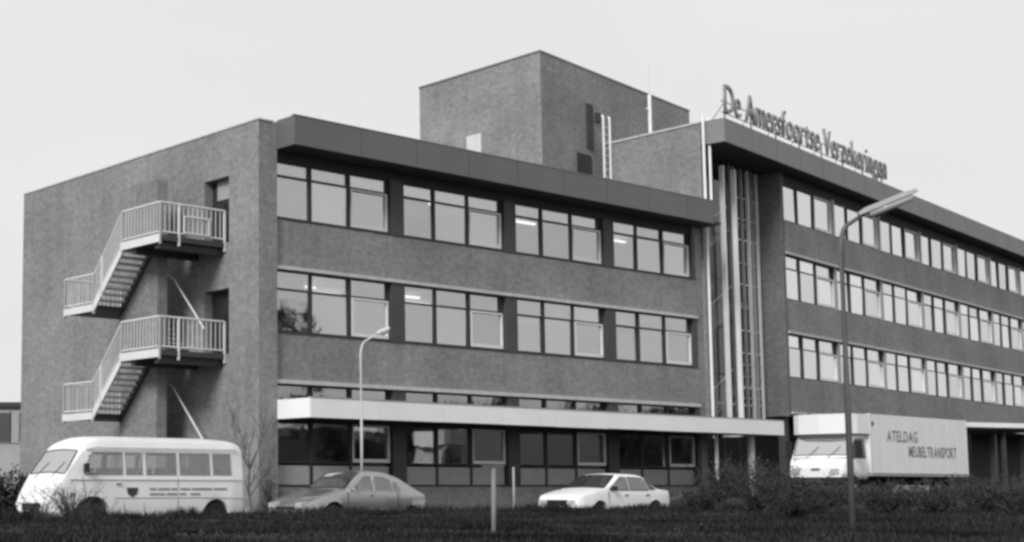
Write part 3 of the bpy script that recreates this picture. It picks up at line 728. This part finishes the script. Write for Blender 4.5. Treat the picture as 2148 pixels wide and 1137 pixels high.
for sg in (1, -1):
    for x in (1.90, -2.0): wheel(BU, x, sg*0.82, 0.33, 0.18, sg, STEELD)
    MB().lathe_y([(0.10, 0), (0.105, 0.02), (0.09, 0.05), (0.0, 0.06)], 16).build('headlight', LENS, BU, True).matrix_local = Matrix.Translation((2.86, sg*0.56, 0.70)) @ Matrix.Rotation(R(-90), 4, 'Z')
    box('door_mirror', BLACK, BU, 2.02, 2.09, 1.0 if sg > 0 else -1.16, 1.16 if sg > 0 else -1.0, 1.40, 1.62)
    # illegible lettering bands and a shield on the flank
    y0 = sg*0.988
    def band(xa, xb, za, zb_, mt, nm): box(nm, mt, BU, xa, xb, min(y0, y0+sg*0.006), max(y0, y0+sg*0.006), za, zb_)
    for row, words in ((0.985, ((0.18,-0.02),(-0.07,-0.42),(-0.47,-0.64),(-0.74,-1.05),(-1.1,-1.72),(-1.77,-2.2))), (0.855, ((0.18,-0.28),(-0.33,-0.64),(-0.72,-0.92),(-1.05,-1.36)))):
        for xa, xb in words: band(xb, xa, row-0.022, row+0.022, INK, 'lettering')
    MB().extr([(0.86,y0,1.02),(0.52,y0,1.02),(0.56,y0,0.86),(0.69,y0,0.78),(0.82,y0,0.86)], (0, sg*0.008, 0)).build('shield_emblem', INKD, BU)
    box('indicator', INK, BU, 2.3, 2.42, (0.93 if sg > 0 else -0.965), (0.965 if sg > 0 else -0.93), 0.82, 0.9)
for sg in (1, -1):
    MB().tube([(-2.6, sg*0.925, 1.98), (-2.45, sg*0.945, 2.02), (1.7, sg*0.945, 2.02), (1.98, sg*0.93, 1.97)], 0.018, 5).build('drip_rail', GALVL, BU)
    MB().tube([(-2.84, sg*0.93, 1.22), (-2.4, sg*0.985, 1.22), (2.05, sg*0.985, 1.22), (2.45, sg*0.945, 1.22)], 0.012, 5).build('belt_moulding', GALVL, BU)
    MB().tube([(-2.8, sg*0.92, 0.72), (-2.4, sg*0.983, 0.74), (-1.3, sg*0.985, 0.76), (1.2, sg*0.985, 0.76)], 0.010, 5).build('lower_crease', GALV, BU)
    box('door_handle', CHROME, BU, 1.02, 1.16, sg*0.985-0.03, sg*0.985+0.03, 1.10, 1.14)
MB().tube([(2.60, -0.5, 1.27), (2.36, -0.2, 1.66)], 0.008, 5).build('wiper', BLACK, BU); MB().tube([(2.60, 0.3, 1.27), (2.36, 0.55, 1.66)], 0.008, 5).build('wiper', BLACK, BU)
box('grille', BLACK, BU, 2.90, 2.985, -0.42, 0.42, 0.46, 0.64)
MB().extr([(2.75,-0.92,0.30),(2.98,-0.82,0.30),(3.06,-0.4,0.30),(3.06,0.4,0.30),(2.98,0.82,0.30),(2.75,0.92,0.30)], (0,0,0.14)).build('front_bumper', GALVL, BU)
box('rear_bumper', GALVL, BU, -2.99, -2.86, -0.86, 0.86, 0.32, 0.46)
box('number_plate', INKD, BU, 3.062, 3.07, -0.25, 0.25, 0.32, 0.43)
for ch in BU.children:
    if not ch.name.startswith(('wheel', 'headlight')): ch.data.transform(Matrix.Scale(1.04, 4, (1, 0, 0)))
    elif ch.name.startswith('headlight'): ch.location.x *= 1.04
set_vehicle(BU, (-2.72, 37.7), H_LEFT)

# --- box lorry
TR = empty('box_lorry', (0,0,0)); tag(TR, 'white furniture lorry with box body over the cab standing before the right wing', 'lorry', 'vehicles parked beside the building')
hd = math.atan2(-0.665, -0.747)
bx = MB()
bx.prism([(-5.4,-1.05),(2.0,-1.05),(2.0,1.05),(-5.4,1.05)], 0.80, 2.66)
bo = bx.build('box_body', BOXW, TR)
for x in (-5.41, 1.96):
    for y in (-1.06, 1.01): box('corner_trim', GALVL, TR, x, x+0.05, y, y+0.05, 0.79, 2.67)
box('bottom_rail', GALV, TR, -5.42, 2.0, -1.07, 1.07, 0.70, 0.79)
# peak over the cab, rounded in front
pk = [(2.0,-1.045),(2.0,1.045),(2.8,1.02),(3.05,0.93),(3.2,0.7),(3.27,0),(3.2,-0.7),(3.05,-0.93),(2.8,-1.02)]
MB().prism(pk[::-1], 2.02, 2.64).build('peak', BOXW, TR)
# cab
TOPC = [(2.02,2.0),(2.75,2.0),(2.95,1.96),(3.25,1.28),(3.42,1.16),(3.55,1.05),(3.60,0.85)]
HWC = [(2.02,0.98),(3.2,0.97),(3.45,0.92),(3.60,0.84)]
bo, zt, wf = shell(TR, BOXW, 2.02, 3.60, TOPC, 1.22, HWC, 0.60, ((2.95,0.42),), 0.07, cornr=0.06)
gk = dict(hw=0.97, belt=1.22, taper=0.07, bulge=0.97)
side_glass(TR, seal=BLACK, pts=[(2.18,1.26),(2.18,1.86),(2.82,1.86),(3.06,1.42),(3.06,1.26)], material=CARGL2, **gk)
front_glass(TR, 2.97, 3.24, zt, lambda x: wf(x)*0.97-0.07*(zt(x)-1.22), 0.02, 0.06, 0.05, CARGLW, 'windscreen', 0.012)
box('front_bumper', BLACK, TR, 3.52, 3.70, -0.95, 0.95, 0.48, 0.66)
for sg in (1, -1):
    box('headlight', LENS, TR, 3.56, 3.63, 0.5 if sg > 0 else -0.76, 0.76 if sg > 0 else -0.5, 0.76, 0.93)
    box('mirror', BLACK, TR, 3.0, 3.06, 1.02 if sg > 0 else -1.24, 1.24 if sg > 0 else -1.02, 1.28, 1.80)
    MB().tube([(3.03, sg*0.95, 1.7), (3.03, sg*1.1, 1.75)], 0.012, 5).build('mirror_arm', BLACK, TR)
    for x in (2.95, -3.2): wheel(TR, x, sg*0.85, 0.36, 0.2, sg)
    MB().lathe_y([(0.07, -0.01), (0.07, 0.01)], 12, (1.85, sg*1.055, 2.35)).build('marker_lamp', INKD, TR)
box('marker_lamp', INKD, TR, 2.9, 2.98, -0.5, -0.42, 2.6, 2.7); box('emblem', INK, TR, 3.60, 3.615, -0.14, 0.14, 0.86, 0.95)
for k in range(9):
    for sg in (1, -1): MB().tube([(1.15-k*0.82, sg*1.05, 0.82), (1.15-k*0.82, sg*1.05, 2.64)], 0.005, 4).build('panel_joint', GALVL, TR)
MB().tube([(3.33, -0.45, 1.25), (3.12, -0.1, 1.62)], 0.008, 5).build('wiper', BLACK, TR); MB().tube([(3.33, 0.25, 1.25), (3.12, 0.6, 1.62)], 0.008, 5).build('wiper', BLACK, TR)
box('cowl_strip', BLACK, TR, 3.24, 3.33, -0.86, 0.86, 1.235, 1.262); box('number_plate', INKD, TR, 3.702, 3.712, -0.25, 0.25, 0.52, 0.62)
box('chassis', BLACK, TR, -5.3, 3.4, -0.45, 0.45, 0.42, 0.70)
TX = empty('lettering_anchor', (0,0,0)); 
bpy.data.objects.remove(TX)
def flank_text(txt, x, z, size, length):
    gs = [None if c == ' ' else glyph(c, size, 0.003, 1.0, 0.008) for c in txt]
    tot = sum(0.3*size if g is None else g[1] for g in gs) + 0.1*size*(len(txt)-1); k = length/tot; pos = 0
    for c, g in zip(txt, gs):
        if g is None: pos += 0.3*size*k
        else:
            me = g[0]; me.materials.clear(); me.materials.append(INK)
            for v in me.vertices: v.co = (-v.co.x*k, -v.co.y, v.co.z)      # reads left to right on the left flank (local +y)
            obj('letter', me, TR, (x-pos, 1.056, z)); pos += g[1]*k
        pos += 0.1*size*k
flank_text('ATELDAG', 0.85, 1.82, 0.50, 2.25)
flank_text('MEUBELTRANSPORT', -0.70, 1.34, 0.50, 3.75)
set_vehicle(TR, (20.75, 47.4), hd)

# ------------------------------------------------------------------ lamps and posts
def street_lamp(name, loc, h, arm, rise, k, mt, mt2, label, r0=0.06, rz=0.0, sl=1.35):
    o = empty(name, loc, rz); tag(o, label, 'street lamp', 'street lamps')
    if sl > 1: MB().tube([(0,0,-0.2), (0,0,1.1)], r0*sl, 12).build('base_sleeve', mt, o, True)
    c = [(0,0,1.05 if sl > 1 else -0.3), (0,0,h*0.5), (0,0,h-0.38)] + [(arm*0.35*(1-math.cos(a)), 0, h-0.38+0.42*math.sin(a)) for a in (R(18), R(36), R(54), R(70))] 
    c.append((arm, 0, h+rise)); MB().tube(c, r0, 10, r0*0.62).build('pole', mt, o, True)
    q = Vector((arm-0.08, 0, h+rise-0.03)); d = Vector((1, 0, 0.40)).normalized(); u = Vector((-d.z, 0, d.x)); L = k
    def P(t, y, w): p = q + d*t + u*w; return (p.x, y, p.z)
    hd_ = MB(); prof = [(0, 0.05, 0.05), (0.12, 0.085, 0.08), (L*0.8, 0.085, 0.08), (L, 0.06, 0.06)]
    b = 0
    for t, w, hh in prof: hd_.v += [P(t, -w, 0), P(t, -w*0.8, hh*0.7), P(t, 0, hh), P(t, w*0.8, hh*0.7), P(t, w, 0)]
    for i in range(3):
        for j in range(4): hd_.f.append((i*5+j, i*5+j+1, (i+1)*5+j+1, (i+1)*5+j))
        hd_.f.append((i*5+4, i*5, (i+1)*5, (i+1)*5+4))
    hd_.f += [(0,1,2,3,4)[::-1], (15,16,17,18,19)]
    hd_.build('lamp_housing', mt2, o)
    df = MB(); df.tube([P(0.14, 0, -0.035), P(L*0.88, 0, -0.035)], 0.07, 10).build('lamp_diffuser', LENS, o, True)
    return o
street_lamp('street_lamp', (9.15, 21.5, 0.15), 4.72, 0.36, 0.20, 0.92, LAMPD, GALV, 'tall dark street lamp with long tube head in front of the right wing', 0.05, R(-8), 1.0)
street_lamp('street_lamp', (3.545, 41.3, 0.0), 5.12, 0.55, 0.26, 0.42, GALVL, GALVL, 'thin pale street lamp standing by the facade behind the silver car', 0.042, R(6))
SP = empty('marker_post', (3.64, 20.8, 0.2)); tag(SP, 'short pale marker post with small cap in the foreground grass', 'post')
MB().tube([(0.03,0,-0.3), (0.055,0,1.02)], 0.034, 10).build('post', POSTM, SP, True); box('cap', LAMPD, SP, -0.11, 0.2, -0.04, 0.04, 1.02, 1.05)
o = MB().tube([(0,0,-0.2), (0,0,1.35)], 0.03, 8).build('thin_post', GALV, None, True); o.location = (7.25, 37.9, 0.1); tag(o, 'thin grey post standing by the kerb right of the marker post', 'post')

# ------------------------------------------------------------------ neighbouring low building at the far left
NBD = empty('low_building', (-22.0, 72.0, 0)); tag(NBD, 'low flat roofed building with dark window beyond the end wall at far left', 'building')
box('wall', PLAST, NBD, 0, 13.5, 0, 8, -0.5, 4.9); box('roof_edge', SOFF, NBD, -0.2, 13.7, -0.2, 8, 4.9, 5.15)
for x in (2.0, 5.6, 9.2):
    w = MB().box(x, x+1.4, -0.05, 0.02, 3.1, 4.7).build('window', PANEL, NBD); box('pane', CARGL, w, x+0.75, x+1.33, -0.08, -0.052, 3.16, 4.62)
w = MB().box(10.55, 11.35, -0.05, 0.02, 3.1, 4.7).build('window', PANEL, NBD); box('pane', CARGL, w, 11.0, 11.3, -0.08, -0.052, 3.2, 4.62)

# ------------------------------------------------------------------ planting
def rnd_dir():
    while True:
        v = Vector((random.uniform(-1,1), random.uniform(-1,1), random.uniform(-1,1)))
        if 0.05 < v.length < 1: return v.normalized()
def leaf(m, p, sz, d=None):
    a = rnd_dir(); b = a.cross(d or rnd_dir())
    if b.length < 1e-3: return
    b.normalize(); i = len(m.v)
    m.v += [tuple(p), tuple(p+a*sz*0.5+b*sz*0.28), tuple(p+a*sz), tuple(p+a*sz*0.5-b*sz*0.28)]; m.f.append((i, i+1, i+2, i+3))
def shrub(x, y, rx, hgt, n, label, twigs=14, leafm=LEAFD, sz=(0.06, 0.12), cat='shrub', group='dark shrubs on the planted bank', up=0.9, name='shrub', dz=0):
    o = empty(name, (x, y, ground_h(x, y)-0.03+dz)); tag(o, label, cat, group)
    tw = MB(); lf = MB(); tips = []
    for k in range(twigs):
        a = random.uniform(0, 2*math.pi); r = rx*random.uniform(0.15, 1.0); h = hgt*random.uniform(0.6, 1.05)
        p = [Vector((random.uniform(-.12,.12)*rx, random.uniform(-.12,.12)*rx, 0))]
        for i in range(1, 5):
            t = i/4; p.append(Vector((math.cos(a)*r*t**(1.0/up), math.sin(a)*r*t**(1.0/up), h*t)) + rnd_dir()*0.05*hgt)
        tw.tube([tuple(q) for q in p], 0.012, 4, 0.003)
        for _ in range(4):
            i = random.randint(1, 3); q = p[i].lerp(p[i+1], random.random()); e = q + (rnd_dir()+Vector((0,0,0.9))).normalized()*hgt*random.uniform(0.12, 0.3)
            tw.tube([tuple(q), tuple(q.lerp(e, .5)+rnd_dir()*0.02), tuple(e)], 0.006, 4, 0.002); tips.append((q, e))
        tips.append((p[2], p[4]))
    tw.build('stems', TWIG, o, False, False)
    if n:
        for _ in range(n):
            q, e = random.choice(tips); p = q.lerp(e, random.random()) + rnd_dir()*random.uniform(0, 0.16)*hgt
            p.z = max(0.02, p.z); leaf(lf, p, random.uniform(*sz))
        lf.build('foliage', leafm, o, False, False)
    return o
def px(u, d): return (u-500)/3005.0*d
bank = [(1478,41,.7,.6),(1500,40,.9,1.05),(1565,39.5,.95,1.15),(1620,41,.8,1.1),(1690,38,.85,.8),(1745,40,.9,.95),(1815,38.5,.95,.85),(1890,40,1.0,.95),(1960,38,.95,.85),(2030,40,1.0,1.0),(2100,38,.9,.85),(2150,41,1.0,1.0),
        (1470,34,.8,.55),(1590,33,.9,.6),(1720,32,.9,.62),(1850,33,.9,.6),(1950,31,.9,.55),(2060,32,1.0,.66),(2130,29,.9,.55),(1660,29,.8,.45)]
wl = ['leftmost low shrub of the planted bank, right of the white saloon', 'rounded dark shrub below the stair tower entrance', 'tallest dark shrub on the bank before the stout column', 'dark shrub just left of the lorry nose',
      'low shrub under the lorry bumper, left of the dark lamp post', 'dark shrub right behind the dark lamp post', 'shrub below the front corner of the lorry box', 'shrub below the lorry lettering', 'shrub below the rear half of the lorry box',
      'shrub at the tail end of the lorry', 'shrub below the dark porch opening at the far right', 'dark shrub cut by the right edge of the picture, rear row',
      'low front shrub left of the bank, nearest the white saloon', 'low front shrub below the stout column', 'low front shrub left beside the dark lamp post foot', 'low front shrub right of the dark lamp post',
      'low front shrub in line with the lorry lettering', 'low front shrub in line with the lorry tail', 'nearest dark shrub in the lower right corner', 'small near shrub in the grass left of the dark lamp post']
for (u, d, rx, h), lb in zip(bank, wl): shrub(px(u, d), d, rx, h*((1.2 if u < 1640 else 0.92) if d > 35 else 1.0), 1300 if d > 35 else 1300, lb, 44 if d > 35 else 26, sz=(0.035, 0.08), leafm=LEAFG if d > 35 else LEAFD)
shrub(px(18, 42), 42.0, 1.1, 1.45, 2200, 'dark bush behind the nose of the minibus at the left edge', 20, group='bushes around the minibus')
shrub(px(40, 34.5), 34.5, 0.8, 0.6, 1300, 'low dark bush in front of the minibus nose', 16, group='bushes around the minibus')
shrub(px(150, 33.6), 33.6, 0.9, 1.25, 260, 'bare twiggy bush standing before the minibus front door', 54, group='bushes around the minibus', sz=(0.03, 0.06), up=0.6, name='bare_bush')
shrub(px(90, 34.2), 34.2, 0.7, 0.95, 90, 'bare twiggy bush standing before the minibus front wheel arch and bumper', 22, group='bushes around the minibus', sz=(0.03, 0.06), up=0.6, name='bare_bush')
shrub(px(215, 33.2), 33.2, 0.55, 0.75, 60, 'small bare bush right of the minibus front wheel', 16, group='bushes around the minibus', sz=(0.03, 0.06), up=0.6, name='bare_bush')
shrub(px(565, 40.8), 40.8, 0.55, 1.5, 260, 'thin dark bush at the brick corner behind the silver car', 22, group='bushes around the minibus', sz=(0.04, 0.07), up=0.45, name='bare_bush')
# bare sapling between minibus and silver car
def sapling(x, y, h, label):
    o = empty('sapling_tree', (x, y, ground_h(x, y))); tag(o, label, 'tree')
    t = MB(); c = MB()
    tr = [Vector((0,0,-0.1))]
    for i in range(1, 9): tr.append(Vector((0.03*math.sin(i*1.3)-0.02*i, 0.03*math.cos(i), h*0.62*i/8)))
    t.tube([tuple(p) for p in tr], 0.045, 8, 0.018); t.build('trunk', BARK, o, True, False)
    def grow(p, d, L, r, lev):
        q = p; pts = [p]
        for i in range(4):
            d = (d + rnd_dir()*0.16 + Vector((0,0,0.1))).normalized(); q = q + d*L/4; pts.append(q)
        c.tube([tuple(k) for k in pts], r, 5, r*0.4)
        if lev < 3:
            for i in range(4):
                k = random.randint(1, 4); grow(pts[k], (d + rnd_dir()*0.75 + Vector((0,0,0.25))).normalized(), L*random.uniform(0.4, 0.62), r*0.5, lev+1)
    for i in range(9):
        k = random.randint(3, 8); a = i*2.4; grow(tr[k], Vector((math.cos(a)*0.5, math.sin(a)*0.5, 0.9)).normalized(), h*random.uniform(0.28, 0.42), 0.016, 1)
    c.build('crown', TWIG, o, False, False)
sapling(px(530, 39.2), 39.2, 3.3, 'bare young tree standing between the minibus and the silver car')

# trees across the street to the right: out of frame, seen in the glass
def tree(x, y, h, rx, n, label):
    o = empty('street_tree', (x, y, 0)); tag(o, label, 'tree', 'trees reflected in the windows')
    t = MB().tube([(0,0,-0.2), (0.1,0,h*0.3), (0,0.1,h*0.7)], 0.22, 8, 0.06)
    for i in range(7):
        a = i*2.4; t.tube([(0,0,h*(0.25+0.06*i)), (math.cos(a)*rx*0.5, math.sin(a)*rx*0.5, h*(0.45+0.06*i))], 0.07, 6, 0.02)
    t.build('trunk', TWIG, o, False, False)
    c = MB()
    cl = [(Vector((random.gauss(0, .45)*rx, random.gauss(0, .45)*rx, h*(0.42+0.5*random.random()))), rx*random.uniform(.25, .5)) for _ in range(16)]
    for _ in range(n):
        p, r = random.choice(cl); leaf(c, p + rnd_dir()*r*random.random()**0.4, random.uniform(0.35, 0.6))
    c.build('crown', LEAFD, o, False, False)
for i, (x, y, h, rx) in enumerate(((58, 31, 13.6, 1.9), (66, 45, 7.5, 3.2), (62, 39, 6.8, 3.0), (70, 52, 7.5, 3.2), (60, 22, 7.0, 3.2), (66, 58, 7.2, 3.2), (64, 34.5, 6.2, 2.6), (72, 64, 7.0, 3.4))):
    tree(x, y, h, rx, 1500, ['tall narrow street tree, tallest of the row across the street', 'second street tree across the street', 'third street tree across the street', 'fourth street tree across the street', 'nearest street tree across the street', 'sixth street tree across the street', 'small street tree next to the tall narrow one', 'farthest street tree across the street'][i])

HL = empty('reflection_hall', (74, 4, 0)); tag(HL, 'long dark flat roofed hall added out of view to darken the ground floor glass', 'building')  # unseen hall, added as a dark reflector for the ground floor panes
box('wall', SOFF, HL, 0, 10, 0, 78, -0.5, 5.6); box('roof_edge', FASC, HL, -0.3, 10, -0.3, 78.3, 5.602, 6.0)
for k in range(14): box('window', CARGL, HL, -0.06, -0.002, 2+k*5.4, 5.4+k*5.4, 1.2, 3.4)

# grass of the foreground verge
m = MB()
random.seed(11)
cnt = 0
while cnt < 30000:
    y = 15.5 + 24*random.random()**1.15; x = random.uniform(px(-60, y), px(2210, y))
    q = -(Vector((x, y)) - A).dot(IN1)
    if q < 6.55: continue
    if random.random() < 0.75*sm(0.1, 0.7, math.sin(x*0.55+1.3*math.sin(y*0.9))*math.sin(y*0.62+0.4*x)): continue
    z = ground_h(x, y); cl = 0.5+0.5*math.sin(x*1.7+math.sin(y*1.1)*2)*math.sin(y*1.3+x*0.4)
    for _ in range(4):
        a = random.uniform(0, 6.283); h = random.uniform(0.03, 0.09)*(0.5+0.9*cl); w = 0.012+0.008*random.random(); l = random.uniform(0.2, 1.0)*h
        bx_, by_ = x+random.uniform(-.05,.05), y+random.uniform(-.05,.05); i = len(m.v)
        m.v += [(bx_-w*math.sin(a), by_+w*math.cos(a), z-0.02), (bx_+w*math.sin(a), by_-w*math.cos(a), z-0.02), (bx_+l*math.cos(a), by_+l*math.sin(a), z+h)]
        m.f.append((i, i+1, i+2))
    cnt += 1
# ragged tall weeds and dead stalks along the crest of the verge
cnt = 0
while cnt < 5200:
    sA = random.uniform(-14, 26); q = 6.6 + 3.2*random.random()**1.6; pt = at1(sA, -q); x, y = pt.x, pt.y
    cl = 0.5+0.5*math.sin(sA*1.9+2*math.sin(sA*0.63))*math.sin(q*1.7+sA*0.31)
    if random.random() > 0.15+0.85*cl: continue
    z = ground_h(x, y)
    for _ in range(5):
        a = random.uniform(0, 6.283); h = random.uniform(0.08, 0.24)*(0.35+0.9*cl); w = 0.010+0.008*random.random(); l = random.uniform(0.1, 0.8)*h
        bx_, by_ = x+random.uniform(-.07,.07), y+random.uniform(-.07,.07); i = len(m.v)
        m.v += [(bx_-w*math.sin(a), by_+w*math.cos(a), z-0.02), (bx_+w*math.sin(a), by_-w*math.cos(a), z-0.02), (bx_+l*math.cos(a), by_+l*math.sin(a), z+h)]
        m.f.append((i, i+1, i+2))
    cnt += 1
tag(m.build('verge_grass', GRASSM, None, False, False), 'dark rough winter grass on the verge in the foreground', 'grass', kind='stuff')
